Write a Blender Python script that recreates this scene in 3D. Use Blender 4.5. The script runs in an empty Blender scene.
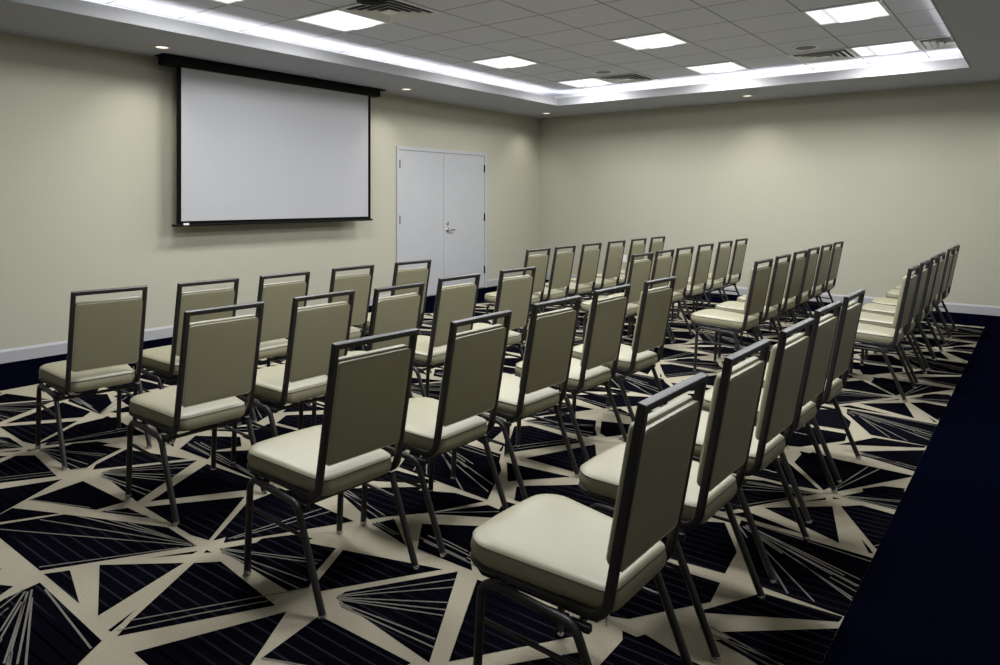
import bpy, bmesh, math, random
from mathutils import Vector, Matrix

C = bpy.context.scene.collection
scene = bpy.context.scene
PI = math.pi
random.seed(4)

# ------------------------------------------------------------------ camera, world, exposure
EYE = 1.366
cam_data = bpy.data.cameras.new('camera')
cam = bpy.data.objects.new('camera', cam_data)
C.objects.link(cam)
cam.location = (0, 0, EYE)
cam.rotation_euler = (PI / 2, 0, math.radians(37.18))
cam_data.sensor_width = 36
cam_data.lens = 25.936
cam_data.shift_y = -0.1332
cam_data.clip_start = 0.05
scene.camera = cam

world = bpy.data.worlds.new('world')
scene.world = world
world.use_nodes = True
world.node_tree.nodes['Background'].inputs[0].default_value = (0.5, 0.5, 0.52, 1)
world.node_tree.nodes['Background'].inputs[1].default_value = 0.0

scene.view_settings.view_transform = 'Standard'
scene.view_settings.look = 'None'
scene.view_settings.gamma = 1
scene.view_settings.exposure = 0.24
scene.view_settings.use_curve_mapping = False

TROFFER = 1.1       # radiance of the ceiling panels
PANEL = 33.0         # watts of a ceiling panel
COVE = 14.0          # radiance of the strips in the cove
SPOT = 22.0          # watts of a recessed downlight

# ------------------------------------------------------------------ room dimensions
XL, XR = -6.934, 0.49
YB, YF = 10.264, -1.30
ZS = 2.753           # soffit
ZC = 2.962           # tiled ceiling in the tray
TX0, TX1 = -5.776, -0.645   # tray opening
TY0, TY1 = -0.15, 9.03
GX, GY, G = -5.317, 2.132, 0.6096   # tile grid origin and pitch


# ------------------------------------------------------------------ materials
def mat(name, color, rough=0.6, metal=0.0, bump=0.0, scale=200.0, vary=0.0, vscale=6.0, spec=0.5, coat=0.0):
    m = bpy.data.materials.new(name)
    m.use_nodes = True
    nt = m.node_tree
    b = nt.nodes['Principled BSDF']
    b.inputs['Base Color'].default_value = (*color, 1)
    b.inputs['Roughness'].default_value = rough
    b.inputs['Metallic'].default_value = metal
    b.inputs['Specular IOR Level'].default_value = spec
    if coat:
        b.inputs['Coat Weight'].default_value = coat
        b.inputs['Coat Roughness'].default_value = 0.4
    tc = nt.nodes.new('ShaderNodeTexCoord')
    if vary:
        n = nt.nodes.new('ShaderNodeTexNoise')
        n.inputs['Scale'].default_value = vscale
        n.inputs['Detail'].default_value = 4
        nt.links.new(tc.outputs['Object'], n.inputs['Vector'])
        mix = nt.nodes.new('ShaderNodeMix')
        mix.data_type = 'RGBA'
        mix.inputs[6].default_value = (*[c * (1 - vary) for c in color], 1)
        mix.inputs[7].default_value = (*[min(1, c * (1 + vary)) for c in color], 1)
        nt.links.new(n.outputs['Fac'], mix.inputs[0])
        nt.links.new(mix.outputs[2], b.inputs['Base Color'])
    if bump:
        n = nt.nodes.new('ShaderNodeTexNoise')
        n.inputs['Scale'].default_value = scale
        n.inputs['Detail'].default_value = 3
        nt.links.new(tc.outputs['Object'], n.inputs['Vector'])
        bp = nt.nodes.new('ShaderNodeBump')
        bp.inputs['Strength'].default_value = bump
        bp.inputs['Distance'].default_value = 0.002
        nt.links.new(n.outputs['Fac'], bp.inputs['Height'])
        nt.links.new(bp.outputs['Normal'], b.inputs['Normal'])
    return m


def emit(name, color, strength):
    m = bpy.data.materials.new(name)
    m.use_nodes = True
    nt = m.node_tree
    nt.nodes.remove(nt.nodes['Principled BSDF'])
    e = nt.nodes.new('ShaderNodeEmission')
    e.inputs[0].default_value = (*color, 1)
    e.inputs[1].default_value = strength
    nt.links.new(e.outputs[0], nt.nodes['Material Output'].inputs[0])
    return m


def carpet(name, color, vary, stripes=0.0):
    m = mat(name, color, rough=0.95, bump=0.9, scale=420, vary=0.0, spec=0.0)
    nt = m.node_tree
    b = nt.nodes['Principled BSDF']
    tc = nt.nodes.new('ShaderNodeTexCoord')
    n = nt.nodes.new('ShaderNodeTexNoise')
    n.inputs['Scale'].default_value = 160
    n.inputs['Detail'].default_value = 5
    nt.links.new(tc.outputs['Object'], n.inputs['Vector'])
    mix = nt.nodes.new('ShaderNodeMix')
    mix.data_type = 'RGBA'
    mix.inputs[6].default_value = (*[c * (1 - vary) for c in color], 1)
    mix.inputs[7].default_value = (*[c * (1 + vary) for c in color], 1)
    nt.links.new(n.outputs['Fac'], mix.inputs[0])
    last = mix.outputs[2]
    if stripes:
        sep = nt.nodes.new('ShaderNodeSeparateXYZ')
        nt.links.new(tc.outputs['Object'], sep.inputs[0])
        # woven stripes run along x, one every 47 mm: thin line every second one lighter, else darker
        def line(period, offset, width):
            a = nt.nodes.new('ShaderNodeMath'); a.operation = 'MULTIPLY_ADD'
            nt.links.new(sep.outputs['Y'], a.inputs[0]); a.inputs[1].default_value = 1 / period; a.inputs[2].default_value = offset
            f = nt.nodes.new('ShaderNodeMath'); f.operation = 'FRACT'; nt.links.new(a.outputs[0], f.inputs[0])
            c = nt.nodes.new('ShaderNodeMath'); c.operation = 'LESS_THAN'; nt.links.new(f.outputs[0], c.inputs[0]); c.inputs[1].default_value = width
            return c.outputs[0]
        # broad patches choose where light or dark stripes show
        p = nt.nodes.new('ShaderNodeTexNoise'); p.inputs['Scale'].default_value = 1.1; p.inputs['Detail'].default_value = 0
        nt.links.new(tc.outputs['Object'], p.inputs['Vector'])
        r = nt.nodes.new('ShaderNodeMapRange')
        r.inputs['From Min'].default_value = 0.42; r.inputs['From Max'].default_value = 0.56
        nt.links.new(p.outputs['Fac'], r.inputs['Value'])
        m1 = nt.nodes.new('ShaderNodeMath'); m1.operation = 'MULTIPLY'
        nt.links.new(line(0.047, 0.0, 0.16), m1.inputs[0]); nt.links.new(r.outputs[0], m1.inputs[1])
        x1 = nt.nodes.new('ShaderNodeMix'); x1.data_type = 'RGBA'
        nt.links.new(m1.outputs[0], x1.inputs[0]); nt.links.new(last, x1.inputs[6])
        x1.inputs[7].default_value = (*[c * (1 + stripes) + 0.0035 * stripes for c in color], 1)
        inv = nt.nodes.new('ShaderNodeMath'); inv.operation = 'SUBTRACT'; inv.inputs[0].default_value = 1
        nt.links.new(r.outputs[0], inv.inputs[1])
        m2 = nt.nodes.new('ShaderNodeMath'); m2.operation = 'MULTIPLY'
        nt.links.new(line(0.047, 0.4, 0.14), m2.inputs[0]); nt.links.new(inv.outputs[0], m2.inputs[1])
        x2 = nt.nodes.new('ShaderNodeMix'); x2.data_type = 'RGBA'
        nt.links.new(m2.outputs[0], x2.inputs[0]); nt.links.new(x1.outputs[2], x2.inputs[6])
        x2.inputs[7].default_value = (*[c * 0.25 for c in color], 1)
        last = x2.outputs[2]
    nt.links.new(last, b.inputs['Base Color'])
    return m


def tile_material():
    """mineral-fibre lay-in tiles with a narrow grid"""
    m = mat('ceiling_tile', (0.5, 0.5, 0.5), rough=0.9, bump=0.5, scale=150, spec=0.2)
    nt = m.node_tree
    b = nt.nodes['Principled BSDF']
    tc = nt.nodes.new('ShaderNodeTexCoord')
    sep = nt.nodes.new('ShaderNodeSeparateXYZ')
    nt.links.new(tc.outputs['Object'], sep.inputs[0])
    outs = []
    for ax, org in (('X', GX), ('Y', GY)):
        a = nt.nodes.new('ShaderNodeMath'); a.operation = 'MULTIPLY_ADD'
        nt.links.new(sep.outputs[ax], a.inputs[0]); a.inputs[1].default_value = 1 / G; a.inputs[2].default_value = -org / G + 0.5
        f = nt.nodes.new('ShaderNodeMath'); f.operation = 'FRACT'; nt.links.new(a.outputs[0], f.inputs[0])
        s = nt.nodes.new('ShaderNodeMath'); s.operation = 'SUBTRACT'; nt.links.new(f.outputs[0], s.inputs[0]); s.inputs[1].default_value = 0.5
        d = nt.nodes.new('ShaderNodeMath'); d.operation = 'ABSOLUTE'; nt.links.new(s.outputs[0], d.inputs[0])
        c = nt.nodes.new('ShaderNodeMath'); c.operation = 'LESS_THAN'; nt.links.new(d.outputs[0], c.inputs[0]); c.inputs[1].default_value = 0.012
        outs.append(c.outputs[0])
    mx = nt.nodes.new('ShaderNodeMath'); mx.operation = 'MAXIMUM'
    nt.links.new(outs[0], mx.inputs[0]); nt.links.new(outs[1], mx.inputs[1])
    mix = nt.nodes.new('ShaderNodeMix'); mix.data_type = 'RGBA'
    nt.links.new(mx.outputs[0], mix.inputs[0])
    mix.inputs[6].default_value = (0.72, 0.735, 0.83, 1)
    mix.inputs[7].default_value = (0.30, 0.30, 0.31, 1)
    nt.links.new(mix.outputs[2], b.inputs['Base Color'])
    return m


M = dict(
    wall=mat('wall_paint', (0.43, 0.42, 0.335), rough=0.75, bump=0.25, scale=90, vary=0.025, vscale=1.6, spec=0.25),
    unseen_wall=mat('unseen_wall_grey', (0.26, 0.255, 0.235), rough=0.9, bump=0.4, scale=300),  # unseen walls: made-up grey, set by how much light they bounce onto chair backs
    soffit=mat('soffit_paint', (0.48, 0.487, 0.54), rough=0.85, bump=0.15, scale=120, spec=0.2),
    cove=mat('cove_paint', (0.82, 0.82, 0.82), rough=0.8),
    fascia=mat('fascia_paint', (0.32, 0.32, 0.33), rough=0.8),
    tile=tile_material(),
    base=mat('baseboard_paint', (0.38, 0.38, 0.39), rough=0.5),
    door=mat('door_paint', (0.44, 0.442, 0.458), rough=0.45, vary=0.02),
    steel=mat('brushed_steel', (0.45, 0.45, 0.45), rough=0.3, metal=1),
    hinge=mat('dark_steel', (0.008, 0.008, 0.008), rough=0.8, spec=0.15),
    black=mat('black_metal', (0.003, 0.003, 0.003), rough=0.7, spec=0.15),
    screen=mat('screen_fabric', (0.40, 0.40, 0.415), rough=0.9, vary=0.02, vscale=3, spec=0.1),
    border=mat('screen_border', (0.002, 0.002, 0.002), rough=0.9, spec=0.1),
    white=mat('white_enamel', (0.75, 0.75, 0.75), rough=0.4),
    vent=mat('grey_enamel', (0.8, 0.8, 0.8), rough=0.35),
    dark=mat('duct_shade_dark', (0.10, 0.10, 0.10), rough=0.9),
    grille=mat('speaker_grille', (0.16, 0.16, 0.16), rough=0.6, bump=0.6, scale=500),
    vinyl=mat('khaki_vinyl', (0.28, 0.263, 0.168), rough=0.44, bump=0.10, scale=60, vary=0.03, vscale=9, spec=0.6, coat=0.1),
    piping=mat('vinyl_piping', (0.33,0.31,0.21), rough=0.45),
    seam=mat('dark_seam', (0.07, 0.062, 0.04), rough=0.5),
    metal=mat('graphite_metal', (0.019, 0.018, 0.018), rough=0.42, metal=0.0, spec=0.45),
    glide=mat('chrome_glide', (0.55, 0.55, 0.55), rough=0.25, metal=1),
    navy=carpet('navy_carpet', (0.0013, 0.0015, 0.0056), 0.7),
    field=carpet('striped_navy_carpet', (0.0023, 0.0023, 0.0042), 0.6, stripes=2.0),
    beige=carpet('beige_carpet', (0.33, 0.30, 0.225), 0.28),
    thread=carpet('grey_carpet_line', (0.16, 0.15, 0.13), 0.4),
    panel=emit('panel_glow', (0.97, 0.985, 1.0), TROFFER),
    basket=emit('basket_shade_glow', (0.97, 0.985, 1.0), TROFFER * 0.62),
    led=emit('cove_glow', (1.0, 0.99, 0.96), COVE),
    bulb=emit('downlight_glow', (1.0, 0.9, 0.68), 1.3),
)


# ------------------------------------------------------------------ mesh helpers
def obj(name, bm, m, parent=None, smooth=False, kind=None, bevel=0.0):
    bmesh.ops.recalc_face_normals(bm, faces=bm.faces)
    me = bpy.data.meshes.new(name)
    bm.to_mesh(me)
    bm.free()
    o = bpy.data.objects.new(name, me)
    C.objects.link(o)
    for x in (m if isinstance(m, (list, tuple)) else [m]):
        me.materials.append(x)
    if parent:
        o.parent = parent
    if kind:
        o['kind'] = kind
    if smooth:
        for p in me.polygons:
            p.use_smooth = True
        me.set_sharp_from_angle(angle=math.radians(38))
    if bevel:
        b = o.modifiers.new('bevel', 'BEVEL')
        b.width = bevel
        b.segments = 2
        b.limit_method = 'ANGLE'
    return o


def thing(name, label, cat, loc=(0, 0, 0), rotz=0.0, group=None):
    o = bpy.data.objects.new(name, None)
    C.objects.link(o)
    o.empty_display_size = 0.1
    o.location = loc
    o.rotation_euler = (0, 0, rotz)
    return tag(o, label, cat, group)


def tag(o, label, cat, group=None):
    o['label'] = label
    o['category'] = cat
    if group:
        o['group'] = group
    return o


def box(bm, x0, x1, y0, y1, z0, z1, mi=0):
    v = [bm.verts.new((x, y, z)) for x in (x0, x1) for y in (y0, y1) for z in (z0, z1)]
    for q in ((0, 1, 3, 2), (4, 6, 7, 5), (0, 4, 5, 1), (2, 3, 7, 6), (0, 2, 6, 4), (1, 5, 7, 3)):
        f = bm.faces.new([v[i] for i in q])
        f.material_index = mi
    return bm


def boxes(*args):
    bm = bmesh.new()
    for a in args:
        box(bm, *a)
    return bm


def lathe(bm, prof, n=28, cx=0, cy=0):
    """turn (r, z) pairs round the vertical axis"""
    rings = []
    for r, z in prof:
        rings.append([bm.verts.new((cx + r * math.cos(2 * PI * k / n), cy + r * math.sin(2 * PI * k / n), z)) for k in range(n)])
    for a, b in zip(rings, rings[1:]):
        for k in range(n):
            bm.faces.new((a[k], a[(k + 1) % n], b[(k + 1) % n], b[k]))
    for ring in (rings[0], rings[-1]):
        bm.faces.new(ring)
    return bm


def fillet(pts, radii, n=6, closed=False):
    """round the inner corners of a polyline"""
    P = [Vector(p) for p in pts]
    out = []
    N = len(P)
    for i, p in enumerate(P):
        r = radii[i] if isinstance(radii, (list, tuple)) else radii
        if (not closed and i in (0, N - 1)) or r <= 0:
            out.append(p)
            continue
        a = (P[i - 1] - p).normalized()
        b = (P[(i + 1) % N] - p).normalized()
        ang = a.angle(b)
        if ang > PI - 0.02:
            out.append(p)
            continue
        d = r / math.tan(ang / 2)
        bis = (a + b).normalized()
        c = p + bis * (r / math.sin(ang / 2))
        s, e = p + a * d - c, p + b * d - c
        tot = s.angle(e)
        for k in range(n + 1):
            t = k / n
            out.append(c + (s * math.sin((1 - t) * tot) + e * math.sin(t * tot)) / math.sin(tot))
    return out


def round_profile(r, n=10):
    return [(r * math.cos(2 * PI * k / n), r * math.sin(2 * PI * k / n)) for k in range(n)]


def rect_profile(w, d, r=0.004):
    pr = []
    for sx, sy, a0 in ((1, 1, 0), (-1, 1, 90), (-1, -1, 180), (1, -1, 270)):
        for k in range(3):
            a = math.radians(a0 + 45 * k)
            pr.append((sx * (w / 2 - r) + r * math.cos(a), sy * (d / 2 - r) + r * math.sin(a)))
    return pr


def sweep(bm, pts, prof, ref, closed=False):
    """carry a profile along a polyline with mitred joints; ref is the first width direction"""
    P = [Vector(p) for p in pts]
    N = len(P)
    segs = [(P[(i + 1) % N] - P[i]).normalized() for i in range(N if closed else N - 1)]
    w = Vector(ref)
    t = segs[0]
    w = (w - t * w.dot(t)).normalized()
    rings = []
    for i in range(N):
        if closed:
            tin, tout = segs[i - 1], segs[i]
        else:
            tin, tout = segs[max(0, i - 1)], segs[min(i, N - 2)]
        base = tin
        w = (w - base * w.dot(base)).normalized()
        d = base.cross(w)
        nrm = (tin + tout).normalized()
        ring = []
        for a, b in prof:
            off = w * a + d * b
            s = -off.dot(nrm) / base.dot(nrm)
            ring.append(bm.verts.new(P[i] + off + base * s))
        rings.append(ring)
        # turn the frame with the path
        q = tin.rotation_difference(tout)
        w = q @ w
    n = len(prof)
    pairs = list(zip(rings, rings[1:])) + ([(rings[-1], rings[0])] if closed else [])
    for a, b in pairs:
        for k in range(n):
            bm.faces.new((a[k], a[(k + 1) % n], b[(k + 1) % n], b[k]))
    if not closed:
        bm.faces.new(rings[0])
        bm.faces.new(rings[-1])
    return bm


def loft(bm, rings, cap=True):
    R = [[bm.verts.new(p) for p in r] for r in rings]
    n = len(R[0])
    for a, b in zip(R, R[1:]):
        for k in range(n):
            bm.faces.new((a[k], a[(k + 1) % n], b[(k + 1) % n], b[k]))
    if cap:
        bm.faces.new(R[0])
        bm.faces.new(R[-1])
    return bm


DARK = [
    [(-3.526, 1.099), (-3.392, 1.346), (-3.302, 1.389), (-2.913, 1.554), (-2.667, 1.540), (-2.947, 1.088)],
    [(-2.913, 1.087), (-2.864, 1.156), (-2.601, 1.080)],
    [(-2.818, 1.240), (-2.581, 1.439), (-2.477, 1.085)],
    [(-2.369, 1.068), (-2.415, 1.176), (-2.372, 1.110), (-2.353, 1.070)],
    [(-2.551, 1.461), (-2.480, 1.528), (-2.066, 1.474), (-2.314, 1.070), (-2.363, 1.137)],
    [(-2.595, 1.524), (-2.605, 1.546), (-2.570, 1.545)],
    [(-2.720, 1.380), (-2.626, 1.521), (-2.619, 1.496)],
    [(-2.191, 1.063), (-2.005, 1.475), (-1.736, 1.046)],
    [(-3.722, 1.561), (-3.313, 1.568), (-3.329, 1.450), (-3.683, 1.315)],
    [(-3.294, 1.452), (-3.238, 1.545), (-3.053, 1.554)],
    [(-3.647, 1.235), (-3.417, 1.339), (-3.524, 1.149), (-3.585, 1.132)],
    [(-2.575, 1.579), (-2.435, 1.811), (-2.338, 1.820), (-2.214, 1.858), (-2.136, 1.703), (-2.070, 1.616), (-2.099, 1.553)],
    [(-2.183, 1.866), (-1.774, 1.991), (-2.016, 1.620), (-2.077, 1.661)],
    [(-1.939, 1.627), (-1.944, 1.671), (-1.720, 2.013), (-1.449, 1.565), (-1.797, 1.608)],
    [(-0.926, 2.287), (-0.820, 2.476), (-0.786, 2.541), (-0.530, 2.555), (-0.534, 2.517)],
    [(-1.070, 4.096), (-0.521, 4.069), (-0.538, 4.032), (-0.783, 3.626), (-0.837, 3.674)],
    [(-3.228, 1.639), (-3.451, 2.048), (-3.076, 2.067), (-2.989, 1.982)],
    [(-2.261, 2.089), (-2.221, 2.179), (-2.010, 2.038)],
    [(-2.111, 2.349), (-1.988, 2.532), (-1.914, 2.524), (-1.883, 2.447), (-2.132, 2.308)],
    [(-1.998, 2.792), (-1.804, 2.955), (-1.743, 2.855), (-1.920, 2.707)],
    [(-5.280, 2.119), (-5.414, 2.205), (-5.251, 2.361), (-4.993, 2.277), (-4.796, 2.126), (-4.817, 2.110)],
    [(-4.670, 2.106), (-4.647, 2.149), (-4.453, 2.095)],
    [(-0.693, 3.741), (-0.622, 3.836), (-0.532, 3.867), (-0.532, 3.611), (-0.663, 3.646)],
    [(-2.655, 1.601), (-2.865, 1.894), (-2.868, 2.044), (-2.543, 2.034)],
    [(-1.322, 4.916), (-1.082, 5.042), (-0.955, 4.822), (-0.934, 4.634), (-1.199, 4.612)],
    [(-1.193, 4.292), (-1.149, 4.553), (-0.925, 4.561), (-0.907, 4.422), (-1.083, 4.165), (-1.140, 4.142)],
    [(-0.822, 4.274), (-0.527, 4.522), (-0.532, 4.228), (-0.582, 4.225)],
    [(-2.230, 2.999), (-1.867, 3.033), (-2.077, 2.799)],
    [(-2.007, 2.776), (-1.783, 2.976), (-1.250, 3.016), (-1.467, 2.676), (-1.923, 2.643)],
    [(-1.950, 2.609), (-1.443, 2.649), (-1.533, 2.349), (-1.867, 2.369)],
    [(-1.403, 2.533), (-0.933, 2.493), (-1.077, 2.223), (-1.523, 2.293)],
    [(-2.857, 3.099), (-2.837, 2.983), (-2.633, 2.616), (-2.023, 2.573), (-2.190, 2.899), (-2.267, 2.983), (-2.327, 3.076)],
    [(-2.640, 2.216), (-2.450, 2.409), (-2.190, 2.543), (-2.023, 2.549), (-2.140, 2.316), (-2.267, 2.166), (-2.300, 2.109), (-2.543, 2.193)],
    [(-2.093, 2.216), (-1.867, 2.359), (-1.723, 2.273), (-1.777, 2.149), (-1.683, 2.049), (-1.957, 2.046)],
    [(-1.367, 3.603), (-1.110, 3.936), (-0.850, 3.603), (-0.950, 3.583)],
]
LINES = [
    (-3.448, 1.124, -2.682, 1.528),
    (-3.416, 1.261, -2.690, 1.533),
    (-3.335, 1.371, -2.698, 1.537),
    (-3.185, 1.436, -2.684, 1.537),
    (-3.088, 1.474, -2.670, 1.538),
    (-2.977, 1.096, -2.704, 1.491),
    (-2.851, 0.999, -2.783, 0.907),
    (-2.831, 0.998, -2.632, 0.858),
    (-2.823, 1.004, -2.441, 0.806),
    (-2.826, 1.018, -2.406, 0.828),
    (-2.790, 1.046, -2.312, 0.993),
    (-0.940, 2.934, -0.713, 2.589),
    (-0.931, 2.919, -0.628, 2.591),
    (-0.944, 2.974, -0.531, 2.695),
    (-0.944, 2.985, -0.532, 2.783),
    (-0.946, 3.006, -0.533, 2.840),
    (-2.583, 2.891, -2.177, 2.583),
    (-2.445, 2.829, -2.076, 2.645),
    (-2.488, 2.887, -2.108, 2.724),
    (-2.365, 1.135, -2.062, 1.614),
    (-2.343, 1.084, -2.221, 1.294),
    (-2.221, 1.294, -2.095, 1.493),
    (-2.566, 1.586, -2.180, 1.762),
    (-2.559, 1.581, -2.174, 1.738),
    (-2.551, 1.577, -2.108, 1.637),
    (-2.544, 1.572, -2.087, 1.586),
    (-1.944, 1.639, -1.691, 1.965),
    (-1.939, 1.635, -1.663, 1.919),
    (-1.934, 1.631, -1.613, 1.836),
    (-1.929, 1.627, -1.590, 1.799),
    (-1.924, 1.623, -1.576, 1.769),
    (-1.907, 1.613, -1.511, 1.659),
    (-1.888, 1.605, -1.486, 1.626),
    (-0.798, 3.658, -0.725, 4.064),
    (-0.783, 3.670, -0.672, 4.070),
    (-0.880, 2.214, -0.651, 2.159),
    (-0.856, 2.239, -0.623, 2.180),
    (-0.817, 4.249, -0.604, 4.226),
    (-3.823, 2.190, -3.179, 2.118),
    (-3.803, 2.143, -3.291, 2.101),
    (-2.013, 2.120, -1.751, 2.096),
    (-1.961, 2.170, -1.785, 2.148),
    (-2.264, 2.098, -2.112, 2.077),
    (-2.261, 2.113, -2.099, 2.087),
    (-2.538, 2.210, -2.283, 2.144),
    (-2.540, 2.236, -2.273, 2.176),
    (-2.118, 2.331, -1.905, 2.505),
    (-4.798, 2.114, -5.403, 2.182),
    (-4.798, 2.114, -5.209, 2.173),
    (-4.815, 2.128, -5.162, 2.429),
    (-4.793, 2.118, -5.062, 2.409),
    (-4.765, 2.112, -4.870, 2.311),
    (-3.683, 1.315, -3.372, 1.444),
    (-3.294, 1.464, -3.084, 1.561),
]
# row, seat counted from the aisle, back-rail x, y, turn in degrees
CHAIRS = [
    ('near', 1, 5, -3.915, 1.778, -5.5),
    ('near', 1, 4, -3.858, 2.304, -1.6),
    ('near', 1, 3, -3.838, 2.815, 0.9),
    ('near', 1, 2, -3.850, 3.387, 0.1),
    ('near', 1, 1, -3.834, 3.967, -1.3),
    ('near', 2, 5, -2.870, 1.792, -2.0),
    ('near', 2, 4, -2.862, 2.332, -0.4),
    ('near', 2, 3, -2.808, 2.802, 0.8),
    ('near', 2, 2, -2.866, 3.372, -0.6),
    ('near', 2, 1, -2.855, 3.972, -2.9),
    ('near', 3, 5, -1.838, 1.722, -2.6),
    ('near', 3, 4, -1.811, 2.271, -0.2),
    ('near', 3, 3, -1.821, 2.848, -2.3),
    ('near', 3, 2, -1.841, 3.423, -0.5),
    ('near', 3, 1, -1.812, 3.955, -1.6),
    ('near', 4, 5, -0.740, 1.700, -0.6),
    ('near', 4, 4, -0.750, 2.291, -0.6),
    ('near', 4, 3, -0.744, 2.835, -0.9),
    ('near', 4, 2, -0.765, 3.407, -1.3),
    ('near', 4, 1, -0.766, 3.955, -0.8),
    ('far', 1, 1, -3.828, 5.652, -1.5),
    ('far', 1, 2, -3.837, 6.146, 0.6),
    ('far', 1, 3, -3.846, 6.692, -0.7),
    ('far', 1, 4, -3.856, 7.265, -1.0),
    ('far', 1, 5, -3.865, 7.836, -0.0),
    ('far', 1, 6, -3.874, 8.389, -0.3),
    ('far', 2, 1, -2.781, 5.712, -1.5),
    ('far', 2, 2, -2.801, 6.216, 0.3),
    ('far', 2, 3, -2.821, 6.731, -0.4),
    ('far', 2, 4, -2.841, 7.321, -0.8),
    ('far', 2, 5, -2.860, 7.954, -1.5),
    ('far', 2, 6, -2.880, 8.547, 0.2),
    ('far', 3, 1, -1.744, 5.688, -1.2),
    ('far', 3, 2, -1.759, 6.262, -0.1),
    ('far', 3, 3, -1.775, 6.861, -0.7),
    ('far', 3, 4, -1.791, 7.392, 0.4),
    ('far', 3, 5, -1.807, 7.981, -0.5),
    ('far', 3, 6, -1.823, 8.580, -0.4),
    ('far', 4, 1, -0.732, 5.730, -0.6),
    ('far', 4, 2, -0.730, 6.288, -0.1),
    ('far', 4, 3, -0.729, 6.866, 0.1),
    ('far', 4, 4, -0.727, 7.340, -0.7),
    ('far', 4, 5, -0.726, 8.095, -0.5),
    ('far', 4, 6, -0.724, 8.597, -0.8),
]


# ------------------------------------------------------------------ the room: floor
FX0, FX1, FY1, FY0 = -5.94, -0.527, 9.27, YF      # patterned field inside the plain navy border
T1, T2 = (1.822, -0.036), (0.0, 2.045)            # repeat of the woven pattern


def clip(poly):
    for ax, lim, sgn in ((0, FX0, 1), (0, FX1, -1), (1, FY0, 1), (1, FY1, -1)):
        out = []
        for i in range(len(poly)):
            a, b = poly[i - 1], poly[i]
            da, db = (a[ax] - lim) * sgn, (b[ax] - lim) * sgn
            if (da >= 0) != (db >= 0):
                t = da / (da - db)
                out.append((a[0] + (b[0] - a[0]) * t, a[1] + (b[1] - a[1]) * t))
            if db >= 0:
                out.append(b)
        poly = out
        if len(poly) < 3:
            return None
    return poly


def add_flat(bm, poly, z, mi):
    poly = clip(poly)
    if not poly:
        return
    try:
        f = bm.faces.new([bm.verts.new((x, y, z)) for x, y in poly])
    except ValueError:
        return
    f.material_index = mi
    f.normal_update()
    if f.normal.z < 0:
        f.normal_flip()


bm = bmesh.new()
box(bm, XL - 0.1, XR + 0.1, YF - 0.1, YB + 0.1, -0.12, 0.0, 0)
f = bm.faces.new([bm.verts.new((x, y, 0.0003)) for x, y in ((FX0, FY0), (FX1, FY0), (FX1, FY1), (FX0, FY1))])
f.material_index = 1
for i in range(-3, 4):
    for j in range(-3, 6):
        ox, oy = i * T1[0] + j * T2[0], i * T1[1] + j * T2[1]
        for k, poly in enumerate(DARK):
            add_flat(bm, [(x + ox, y + oy) for x, y in poly], 0.0006 + 0.00002 * k, 2)
        for x0, y0, x1, y1 in LINES:
            dx, dy = x1 - x0, y1 - y0
            L = math.hypot(dx, dy)
            if L < 1e-4:
                continue
            nx, ny = -dy / L * 0.0034, dx / L * 0.0034
            add_flat(bm, [(x0 + nx + ox, y0 + ny + oy), (x0 - nx + ox, y0 - ny + oy), (x1 - nx + ox, y1 - ny + oy), (x1 + nx + ox, y1 + ny + oy)], 0.0020, 3)
me_floor = bpy.data.meshes.new('floor')
bm.to_mesh(me_floor)
bm.free()
floor = bpy.data.objects.new('floor', me_floor)
C.objects.link(floor)
for k in ('navy', 'beige', 'field', 'thread'):
    me_floor.materials.append(M[k])
floor['kind'] = 'structure'

# ------------------------------------------------------------------ walls, soffit, tray
ZT = 3.10
obj('wall_left', boxes((XL - 0.1, XL, YF - 0.1, YB + 0.1, 0, ZT)), M['wall'], kind='structure')
obj('wall_back', boxes((XL - 0.1, XR + 0.1, YB, YB + 0.1, 0, ZT)), M['wall'], kind='structure')
obj('wall_right', boxes((XR, XR + 0.1, YF - 0.1, YB + 0.1, 0, ZT)), M['unseen_wall'], kind='structure')
obj('wall_front', boxes((XL - 0.1, XR + 0.1, YF - 0.1, YF, 0, ZT)), M['unseen_wall'], kind='structure')

PK = 0.34            # depth of the cove pocket behind the fascia
bm = boxes((XL, TX0 - 0.018, YF, YB, ZS, ZS + 0.03), (TX1 + 0.018, XR, YF, YB, ZS, ZS + 0.03),
           (TX0 - 0.018, TX1 + 0.018, TY1 + 0.018, YB, ZS, ZS + 0.03), (TX0 - 0.018, TX1 + 0.018, YF, TY0 - 0.018, ZS, ZS + 0.03))
obj('soffit', bm, M['soffit'], kind='structure')
bm = boxes((TX0 - 0.018, TX0, TY0 - 0.018, TY1 + 0.018, ZS + 0.001, 2.862), (TX1, TX1 + 0.018, TY0 - 0.018, TY1 + 0.018, ZS + 0.001, 2.862),
           (TX0, TX1, TY1, TY1 + 0.018, ZS + 0.001, 2.862), (TX0, TX1, TY0 - 0.018, TY0, ZS + 0.001, 2.862))
obj('trim_1', bm, M['fascia'], kind='structure')
a, b, c, d = TX0 - PK, TX1 + PK, TY0 - PK, TY1 + PK
bm = boxes((a - 0.02, a, c, d, ZS + 0.03, ZC), (b, b + 0.02, c, d, ZS + 0.03, ZC), (a, b, d, d + 0.02, ZS + 0.03, ZC), (a, b, c - 0.02, c, ZS + 0.03, ZC))
obj('trim_2', bm, M['cove'], kind='structure')
obj('ceiling', boxes((XL - 0.1, XR + 0.1, YF - 0.1, YB + 0.1, ZC, ZC + 0.12)), M['tile'], kind='structure')


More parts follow.
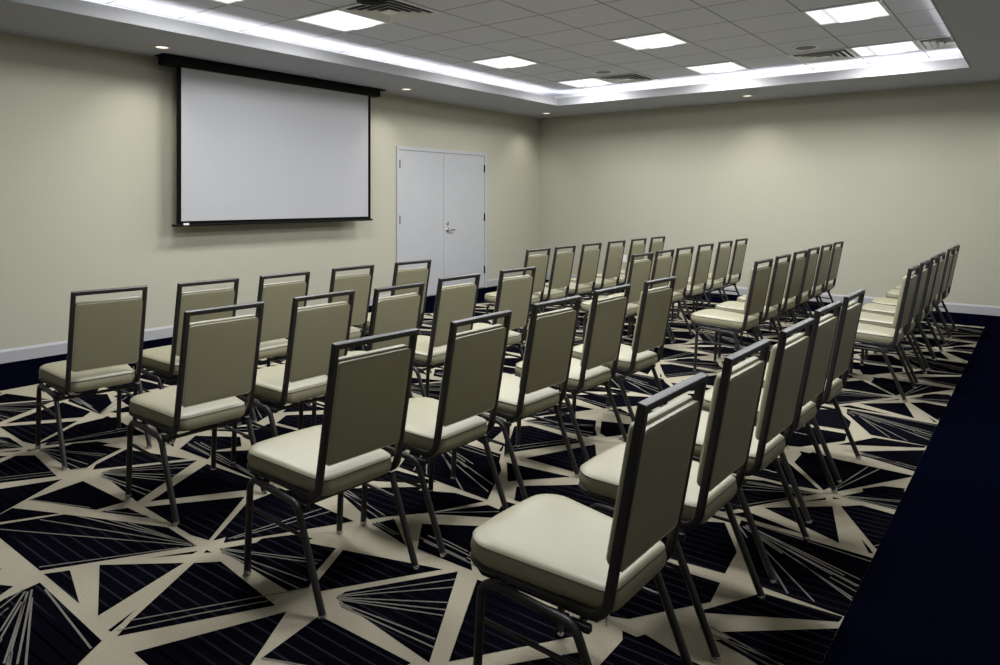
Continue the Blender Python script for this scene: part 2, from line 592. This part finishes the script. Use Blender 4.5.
def baseboard(name, axis, pos, a, b, sgn):
    """profile: 15 mm board, 110 mm high, with a chamfered cap"""
    prof = [(0, 0), (0.015, 0), (0.015, 0.092), (0.006, 0.112), (0, 0.112)]
    bm = bmesh.new()
    rings = []
    for t in (a, b):
        rings.append([(pos + sgn * u, t, z) if axis == 'x' else (t, pos + sgn * u, z) for u, z in prof])
    loft(bm, rings)
    return bm


bm = baseboard('', 'x', XL, YF, 6.835, 1)
bm2 = baseboard('', 'x', XL, 8.781, YB, 1)
tmp = bpy.data.meshes.new('tmp'); bm2.to_mesh(tmp); bm2.free(); bm.from_mesh(tmp); bpy.data.meshes.remove(tmp)
obj('baseboard_left', bm, M['base'], kind='structure')
obj('baseboard_back', baseboard('', 'y', YB, XL + 0.015, XR - 0.015, -1), M['base'], kind='structure')
obj('baseboard_right', baseboard('', 'x', XR, YF, YB, -1), M['base'], kind='structure')
obj('baseboard_front', baseboard('', 'y', YF, XL + 0.015, XR - 0.015, 1), M['base'], kind='structure')

# ------------------------------------------------------------------ double door
door = bpy.data.objects.new('door_1', None)
C.objects.link(door)
door.location = (XL, 7.808, 0)
door['kind'] = 'structure'
hw = 0.969
fr = boxes((0, 0.022, -hw, -hw + 0.048, 0, 2.082), (0, 0.022, hw - 0.048, hw, 0, 2.082), (0, 0.022, -hw + 0.048, hw - 0.048, 2.034, 2.082))
obj('door_frame', fr, M['door'], door, bevel=0.003)
for s, y0, y1 in ((-1, -hw + 0.051, -0.0225), (1, -0.0165, hw - 0.051)):
    leaf = obj('door_leaf', boxes((-0.03, 0.010, y0, y1, 0.012, 2.031)), M['door'], door, bevel=0.002)
    ye = y0 if s < 0 else y1
    for z in (1.84, 1.09, 0.28):
        bm = bmesh.new()
        lathe(bm, [(0.009, z - 0.058), (0.009, z + 0.058)], 12, 0.019, ye - 0.001 * s)
        box(bm, 0.0095, 0.014, min(ye, ye - s * 0.012), max(ye, ye - s * 0.012), z - 0.055, z + 0.055)
        obj('hinge', bm, M['hinge'], leaf)
    if s > 0:
        bm = bmesh.new()
        yk = y0 + 0.075
        for r0, zc in ((0.026, 1.02),):
            rings = [[(x, yk + r * math.cos(2 * PI * k / 20), zc + r * math.sin(2 * PI * k / 20)) for k in range(20)] for r, x in ((0.026, 0.010), (0.026, 0.018), (0.021, 0.024), (0.009, 0.024), (0.009, 0.028))]
            loft(bm, rings)
        obj('deadbolt', bm, M['steel'], leaf, smooth=True)
        bm = bmesh.new()
        zc = 0.925
        rings = [[(x, yk + r * math.cos(2 * PI * k / 20), zc + r * math.sin(2 * PI * k / 20)) for k in range(20)] for r, x in ((0.033, 0.010), (0.033, 0.017), (0.028, 0.022), (0.012, 0.022), (0.012, 0.05))]
        loft(bm, rings)
        sweep(bm, fillet([(0.035, yk, zc), (0.055, yk, zc), (0.055, yk + 0.115, zc - 0.004)], [0, 0.012, 0], 5), round_profile(0.0095), (0, 0, 1))
        obj('lever_handle', bm, M['steel'], leaf, smooth=True)

# ------------------------------------------------------------------ projection screen
sc = thing('projection_screen', 'large white projection screen with black borders, lowered from the soffit', 'projection screen', (-6.72, 4.93, 0))
y0, y1 = -1.42, 1.46
obj('case', boxes((-0.065, 0.055, y0 + 0.01, y1 - 0.085, 2.652, 2.738)), M['black'], sc, bevel=0.006)
obj('mounting_flange', boxes((-0.10, 0.060, y0, y1, 2.738, ZS - 0.001)), M['black'], sc)
ya, yb = -1.258, 1.256
obj('fabric', boxes((-0.0015, 0.0015, ya + 0.045, yb - 0.042, 1.152, 2.660)), M['screen'], sc)
bm = boxes((-0.002, 0.0022, ya, ya + 0.045, 1.112, 2.660), (-0.002, 0.0022, yb - 0.042, yb, 1.112, 2.660), (-0.002, 0.0022, ya + 0.045, yb - 0.042, 1.112, 1.152))
obj('fabric_border', bm, M['border'], sc)
bm = bmesh.new()
rings = [[(0.014 * math.cos(2 * PI * k / 16), y, 1.112 + 0.012 * math.sin(2 * PI * k / 16)) for k in range(16)] for y in (ya - 0.045, yb + 0.025)]
loft(bm, rings)
bar = obj('weight_bar', bm, M['black'], sc, smooth=True)
obj('maker_plate', boxes((0.004, 0.016, ya + 0.062, ya + 0.118, 1.113, 1.132)), M['white'], bar)
obj('pull_tab', boxes((0.05, 0.057, y0 + 0.145, y0 + 0.158, 2.69, 2.702)), M['hinge'], sc)

# ------------------------------------------------------------------ ceiling fixtures
def cell(i, j):
    return GX + i * G, GY + j * G


def troffer(i, j, label):
    x, y = cell(i, j)
    t = thing('ceiling_light', label, 'ceiling light', (x + G / 2, y + G / 2, ZC), 0, 'square ceiling lights in the tray')
    h = G / 2 - 0.006
    k = h - 0.022
    obj('frame', boxes((-h, -k, -h, h, -0.011, 0), (k, h, -h, h, -0.011, 0), (-k, k, -h, -k, -0.011, 0), (-k, k, k, h, -0.011, 0)), M['vent'], t)
    bm = bmesh.new()
    # lens: flat rim, two shallow wings and a slightly dropped centre basket
    xs = [(-k, -0.004), (-0.16, -0.004), (-0.115, -0.016)]
    xs += [(0.115, -0.016), (0.16, -0.004), (k, -0.004)]
    rows = [[bm.verts.new((px, py, pz)) for px, pz in xs] for py in (-k, k)]
    for q in range(len(xs) - 1):
        f = bm.faces.new((rows[0][q], rows[0][q + 1], rows[1][q + 1], rows[1][q]))
        f.normal_update()
        if f.normal.z > 0:
            f.normal_flip()
        f.material_index = 1 if q in (1,) else 0  # one slope emits less: its shade is put into the glow
    me = bpy.data.meshes.new('lens')
    bm.to_mesh(me)
    bm.free()
    o = bpy.data.objects.new('lens', me)
    C.objects.link(o)
    me.materials.append(M['panel']); me.materials.append(M['basket'])
    o.parent = t
    ld = bpy.data.lights.new('panel_light', 'AREA')
    ld.shape = 'SQUARE'
    ld.size = 0.52
    ld.energy = PANEL
    ld.color = (0.97, 0.985, 1.0)
    lo = bpy.data.objects.new('panel_light', ld)
    C.objects.link(lo)
    lo.location = (0, 0, -0.02)
    lo.parent = t
    return t


TROFFERS = [
    (0, 1, 'square white ceiling light cut off by the top of the photo, along the screen side'),
    (0, 3, 'square white ceiling light with an air diffuser at its side, above the projection screen'),
    (0, 7, 'square white ceiling light over the screen-side row, between screen and room corner'),
    (0, 10, 'square white ceiling light in the corner of the tray above the door side'),
    (3, 7, 'square white ceiling light in the middle of the tiled ceiling'),
    (3, 10, 'square white ceiling light by the far cove, midway along the bare wall'),
    (6, 7, 'large square white ceiling light at the tray edge nearest the navy carpet border'),
    (6, 10, 'square white ceiling light between two air diffusers by the far cove'),
    (3, 3, 'added unseen square white ceiling light over the middle seats, above the camera view'),  # this and those below: unseen, added to brighten the seats
    (6, 3, 'added unseen square white ceiling light over the near seats, above the camera view'),
    (3, 0, 'added unseen square white ceiling light over the near end, above the camera view'),
    (6, 0, 'added unseen square white ceiling light over the camera end of the last row, above the view'),
]
for args in TROFFERS:
    troffer(*args)


def diffuser(i, j, label):
    x, y = cell(i, j)
    t = thing('air_diffuser', label, 'air vent', (x + G / 2, y + G / 2, ZC), 0, 'square air diffusers in the tray')
    h = G / 2 - 0.006
    obj('duct_shade', boxes((-h + 0.02, h - 0.02, -h + 0.02, h - 0.02, -0.003, -0.0005)), M['dark'], t)  # dark sheet stands in for the shade inside the duct
    k = h - 0.03
    obj('frame', boxes((-h, -k, -h, h, -0.012, 0), (k, h, -h, h, -0.012, 0), (-k, k, -h, -k, -0.012, 0), (-k, k, k, h, -0.012, 0)), M['vent'], t)
    for r1 in (0.245, 0.185, 0.125):
        # one square louvre ring, flaring outward as it drops
        bm = bmesh.new()
        r0 = r1 - 0.040
        sq = lambda r, z: [(-r, -r, z), (r, -r, z), (r, r, z), (-r, r, z)]
        loft(bm, [sq(r0, -0.004), sq(r1, -0.022), sq(r1, -0.026), sq(r0 - 0.004, -0.008)], cap=False)
        obj('louvre', bm, M['vent'], t)
    obj('centre_plate', boxes((-0.06, 0.06, -0.06, 0.06, -0.026, -0.02)), M['vent'], t)
    return t


diffuser(1, 3, 'square air diffuser under the black round fixture, beside a ceiling light')
diffuser(1, 10, 'square air diffuser with a round speaker beside it, in the tray corner nearer the door')
diffuser(5, 10, 'square air diffuser with a round speaker beside it, midway along the bare wall')
diffuser(7, 10, 'square air diffuser tucked into the tray corner at the navy-border side')


def speaker(x, y, label):
    t = thing('ceiling_speaker', label, 'speaker', (x, y, ZC), 0, 'round ceiling speakers')
    bm = bmesh.new()
    lathe(bm, [(0.105, -0.0005), (0.105, -0.008), (0.10, -0.010)], 32)
    obj('grille', bm, M['grille'], t, smooth=True)
    bm = bmesh.new()
    n = 36
    sweep(bm, [(0.118 * math.cos(2 * PI * k / n), 0.118 * math.sin(2 * PI * k / n), -0.006) for k in range(n)], rect_profile(0.026, 0.012, 0.003), (1, 0, 0), closed=True)
    obj('ring', bm, M['vent'], t, smooth=True)


speaker(-4.41, 7.95, 'round grey ceiling speaker beside the air diffuser nearer the door corner')
speaker(-2.01, 7.95, 'round grey ceiling speaker beside the air diffuser midway along the bare wall')

t = thing('projector_mount', 'black round fixture hanging under the air diffuser, cut by the top of the photo', 'ceiling fixture', (-4.12, 3.80, ZC))
bm = bmesh.new()
lathe(bm, [(0.085, -0.001), (0.085, -0.012), (0.05, -0.02)], 28)
obj('ceiling_plate', bm, M['black'], t, smooth=True)
bm = bmesh.new()
lathe(bm, [(0.02, -0.02), (0.02, -0.05), (0.10, -0.055), (0.112, -0.065), (0.112, -0.085), (0.08, -0.095), (0.03, -0.1)], 32)
obj('pan_head', bm, M['black'], t, smooth=True)


def downlight(x, y, label, aim):
    t = thing('recessed_downlight', label, 'downlight', (x, y, ZS), 0, 'recessed downlights in the soffit')
    bm = bmesh.new()
    n = 28
    sweep(bm, [(0.062 * math.cos(2 * PI * k / n), 0.062 * math.sin(2 * PI * k / n), -0.003) for k in range(n)], rect_profile(0.018, 0.006, 0.002), (1, 0, 0), closed=True)
    obj('trim_ring', bm, M['white'], t, smooth=True)
    bm = bmesh.new()
    lathe(bm, [(0.052, -0.0006), (0.052, -0.0026), (0.045, -0.0034)], 24)
    obj('lens', bm, M['bulb'], t, smooth=True)
    ld = bpy.data.lights.new('downlight_beam', 'SPOT')
    ld.energy = SPOT
    ld.color = (1.0, 0.96, 0.86)
    ld.spot_size = math.radians(96)
    ld.spot_blend = 1.0
    ld.shadow_soft_size = 0.05
    lo = bpy.data.objects.new('downlight_beam', ld)
    C.objects.link(lo)
    lo.location = (0, 0, -0.012)
    lo.parent = t
    d = Vector((aim[0], aim[1], -1.0))
    lo.rotation_euler = d.to_track_quat('-Z', 'Y').to_euler()


DX, DY = XL + 0.52, YB - 0.58
for y, w in ((0.22, 'beyond the near end of the screen wall'), (3.366, 'at the near end of the screen case'), (6.508, 'between the screen and the double door'), (9.69, 'in the corner of the room')):
    downlight(DX, y, 'added unseen small round downlight in the soffit ' + w, (-0.35, 0))
for x, w in ((-3.19, 'along the bare wall, its only one in view'), (-0.02, 'at the end of the bare wall beyond the photo')):
    downlight(x, DY, 'added unseen small round downlight in the soffit ' + w, (0, 0.35))

for y, w in ((0.22, 'on the camera side, at the near end'), (3.37, 'on the camera side, above the navy carpet border')):
    downlight(XR - 0.5, y, 'added unseen small round downlight in the soffit ' + w, (-0.15, 0))  # unseen downlights added to light the backs of the last row

t = thing('fire_sprinkler', 'small grey sprinkler in the soffit just above the screen case', 'sprinkler', (-6.53, 5.2, ZS))
bm = bmesh.new()
lathe(bm, [(0.035, -0.0005), (0.033, -0.006), (0.012, -0.009), (0.008, -0.02)], 20)
obj('escutcheon', bm, M['vent'], t, smooth=True)
bm = bmesh.new()
lathe(bm, [(0.006, -0.02), (0.007, -0.03), (0.018, -0.031), (0.018, -0.034)], 16)
obj('deflector', bm, M['hinge'], t, smooth=True)

q = 0.10
for nm, (x0, x1, y0, y1) in (('along the screen wall', (TX0 - q - 0.03, TX0 - q, TY0, TY1)), ('along the camera side', (TX1 + q, TX1 + q + 0.03, TY0, TY1)),
                             ('along the bare far wall', (TX0, TX1, TY1 + q, TY1 + q + 0.03)), ('along the near end', (TX0, TX1, TY0 - q - 0.03, TY0 - q))):
    t = thing('cove_light', 'hidden white light strip glowing in the ceiling cove ' + nm, 'light strip', ((x0 + x1) / 2, (y0 + y1) / 2, ZS + 0.031), 0, 'light strips in the cove')
    cx, cy = (x0 + x1) / 2, (y0 + y1) / 2
    obj('channel', boxes((x0 - cx - 0.004, x1 - cx + 0.004, y0 - cy, y1 - cy, 0, 0.014)), M['white'], t)
    obj('diffuser', boxes((x0 - cx, x1 - cx, y0 - cy, y1 - cy, 0.0145, 0.022)), M['led'], t)

t = thing('wall_outlet', 'small white double wall plate low on the bare wall behind the six-chair rows', 'wall outlet', (-5.31, YB, 0.43))
obj('cover_plate', boxes((-0.036, 0.036, -0.006, 0, -0.058, 0.058)), M['white'], t, bevel=0.002)
for z in (-0.02, 0.02):
    obj('socket', boxes((-0.016, 0.016, -0.0075, -0.006, z - 0.014, z + 0.014)), M['vent'], t)

# ------------------------------------------------------------------ the chair
def outline(hx0, hx1, wf, wr, bow, n=7):
    """rounded trapezium seat plan, wide at the front (-x)"""
    pts = fillet([(hx0, -wf, 0), (hx1, -wr, 0), (hx1, wr, 0), (hx0, wf, 0)], [0.075, 0.045, 0.045, 0.075], n, closed=True)
    out = []
    # straight runs get extra points so that the bow is smooth
    for i, p in enumerate(pts):
        nx = pts[(i + 1) % len(pts)]
        L = (nx - p).length
        k = max(1, int(L / 0.04))
        for s in range(k):
            q = p.lerp(nx, s / k)
            out.append(q)
    res = []
    for p in out:
        x = p.x
        if x < 0:
            x -= bow * (1 - (p.y / wf) ** 2) * min(1, -x / 0.2)
        res.append(Vector((x, p.y, 0)))
    return res


def inset(ol, d, cx=-0.05):
    res = []
    for p in ol:
        v = Vector((p.x - cx, p.y, 0))
        res.append(Vector((cx, 0, 0)) + v * max(0.0, 1 - d / 0.19))
    return res


def seat_z(x, z):
    return z - 0.005 - 0.064 * (x + 0.27)


def make_chair():
    root = thing('stacking_chair', '', 'chair')
    # seat cushion
    ol = outline(-0.280, 0.160, 0.214, 0.160, 0.014)
    rings = []
    for d, z in ((0.09, 0.391), (0.02, 0.391), (0.006, 0.394), (0.0, 0.406), (-0.003, 0.422), (0.0, 0.440), (0.003, 0.446), (0.0015, 0.4485), (0.006, 0.453), (0.018, 0.4575), (0.04, 0.4605), (0.08, 0.463), (0.13, 0.464), (0.17, 0.4645)):
        rings.append([(p.x, p.y, seat_z(p.x, z)) for p in inset(ol, d)])
    bm = bmesh.new()
    loft(bm, rings)
    seat = obj('seat', bm, M['vinyl'], root, smooth=True)
    bm = bmesh.new()
    sweep(bm, [(p.x, p.y, seat_z(p.x, 0.4470)) for p in inset(ol, 0.0015)], round_profile(0.0022, 6), (0, 0, 1), closed=True)
    obj('piping', bm, M['seam'], seat, smooth=True)

    # backrest in the plane of the frame
    o = Vector((0.170, 0, 0.480))
    v = Vector((0.076, 0, 0.406)).normalized()
    n = Vector((v.z, 0, -v.x))
    def bp(u, t, k):
        return o + Vector((0, 1, 0)) * u + v * t + n * k
    hu, t0, t1 = 0.1645, -0.005, 0.356
    def bring(d, k, extra=0.0):
        pl = fillet([(-hu + d, t0 + d, 0), (hu - d, t0 + d, 0), (hu - d, t1 - d + extra, 0), (-hu + d, t1 - d + extra, 0)], max(0.002, 0.018 - d * 0.3), 4, closed=True)
        return [bp(p.x, p.y, k) for p in pl]
    bm = bmesh.new()
    loft(bm, [bring(0.03, 0.0105), bring(0.012, 0.0104), bring(0.005, 0.0099), bring(0.0015, 0.0075), bring(0.0005, 0.003), bring(0.002, -0.003), bring(0.004, -0.006),
              bring(0.0, -0.009, 0.004), bring(-0.0005, -0.016, 0.006), bring(0.001, -0.026, 0.006), bring(0.006, -0.034, 0.005), bring(0.02, -0.040, 0.003), bring(0.05, -0.044), bring(0.10, -0.046)])
    back = obj('backrest', bm, M['vinyl'], root, smooth=True)
    bm = bmesh.new()
    sweep(bm, bring(0.0015, 0.0085), round_profile(0.0026, 6), tuple(n), closed=True)
    obj('piping', bm, M['piping'], back, smooth=True)

    # back frame: rectangular tube, mitred at the top, bending forward under the seat
    Y = 0.175
    side = lambda s: [(0.02, s * Y, 0.364), (0.147, s * Y, 0.357), (0.170, s * Y, 0.480), (0.246, s * Y, 0.886)]
    a = fillet(side(-1), [0, 0.055, 0, 0], 7)
    b = fillet(side(1), [0, 0.055, 0, 0], 7)
    bm = bmesh.new()
    sweep(bm, a + b[::-1], rect_profile(0.020, 0.025), (0, 1, 0))
    obj('back_frame', bm, M['metal'], root, smooth=True)
    # seat frame: round tube bent round the front of the cushion
    bm = bmesh.new()
    p = fillet([(0.03, -0.176, 0.3635), (-0.282, -0.203, 0.389), (-0.282, 0.203, 0.389), (0.03, 0.176, 0.3635)], [0, 0.07, 0.07, 0], 8)
    sweep(bm, p, round_profile(0.010), (0, 0, 1))
    obj('seat_frame', bm, M['metal'], root, smooth=True)

    R = 0.0122
    for s in (-1, 1):
        y = s * 0.207
        for pts in (fillet([(-0.230, y, 0.010), (-0.209, y, 0.357), (-0.12, y, 0.353)], [0, 0.045, 0], 7),
                    fillet([(0.0, y, 0.3435), (0.080, y, 0.338), (0.220, y, 0.010)], [0, 0.05, 0], 7)):
            bm = bmesh.new()
            sweep(bm, pts, round_profile(R, 12), (0, 1, 0))
            leg = obj('leg', bm, M['metal'], root, smooth=True)
            foot = pts[0] if pts[0][2] < 0.1 else pts[-1]
            bm = bmesh.new()
            lathe(bm, [(0.0135, 0.001), (0.0145, 0.004), (0.0140, 0.010), (0.0118, 0.018)], 14, foot[0], foot[1])
            obj('foot_glide', bm, M['glide'], leg, smooth=True)
        bm = bmesh.new()
        sweep(bm, [(-0.1205, y, 0.353), (0.0005, y, 0.3435)], round_profile(R, 12), (0, 1, 0))
        obj('side_rail', bm, M['metal'], root, smooth=True)
        bm = bmesh.new()
        sweep(bm, [(-0.216, y, 0.250), (0.122, y, 0.238)], round_profile(0.0068, 8), (0, 1, 0))
        obj('stretcher', bm, M['metal'], root, smooth=True)
        bm = boxes((0.055, 0.115, s * 0.190 - 0.010, s * 0.190 + 0.010, 0.322, 0.341))
        obj('bracket', bm, M['metal'], root, bevel=0.003)
    for x, z in ((-0.165, 0.345), (0.070, 0.322)):
        bm = bmesh.new()
        sweep(bm, [(x, -0.2, z), (x, 0.2, z)], round_profile(0.0085, 8), (0, 0, 1))
        obj('cross_bar', bm, M['metal'], root, smooth=True)
    return root


def copy_tree(o, parent=None):
    c = o.copy()
    C.objects.link(c)
    if parent:
        c.parent = parent
    for ch in [x for x in o.children]:
        copy_tree(ch, c)
    return c


ROW = {1: 'front row by the screen wall', 2: 'second row from the screen wall', 3: 'third row from the screen wall', 4: 'last row, by the navy carpet border'}
ORD = {1: 'first', 2: 'second', 3: 'third', 4: 'fourth', 5: 'fifth', 6: 'sixth'}
chair = make_chair()
for k, (blk, row, n, x, y, ang) in enumerate(CHAIRS):
    c = chair if k == 0 else copy_tree(chair)
    a = math.radians(ang)
    c.location = (x - 0.246 * math.cos(a), y - 0.246 * math.sin(a), 0.0)
    c.rotation_euler = (0, 0, a)
    where = 'five-chair block' if blk == 'near' else 'six-chair block'
    c['label'] = 'khaki vinyl chair, %s, %s from aisle, %s' % (ROW[row], ORD[n], where)
    c['group'] = 'stacking chairs set out in rows'
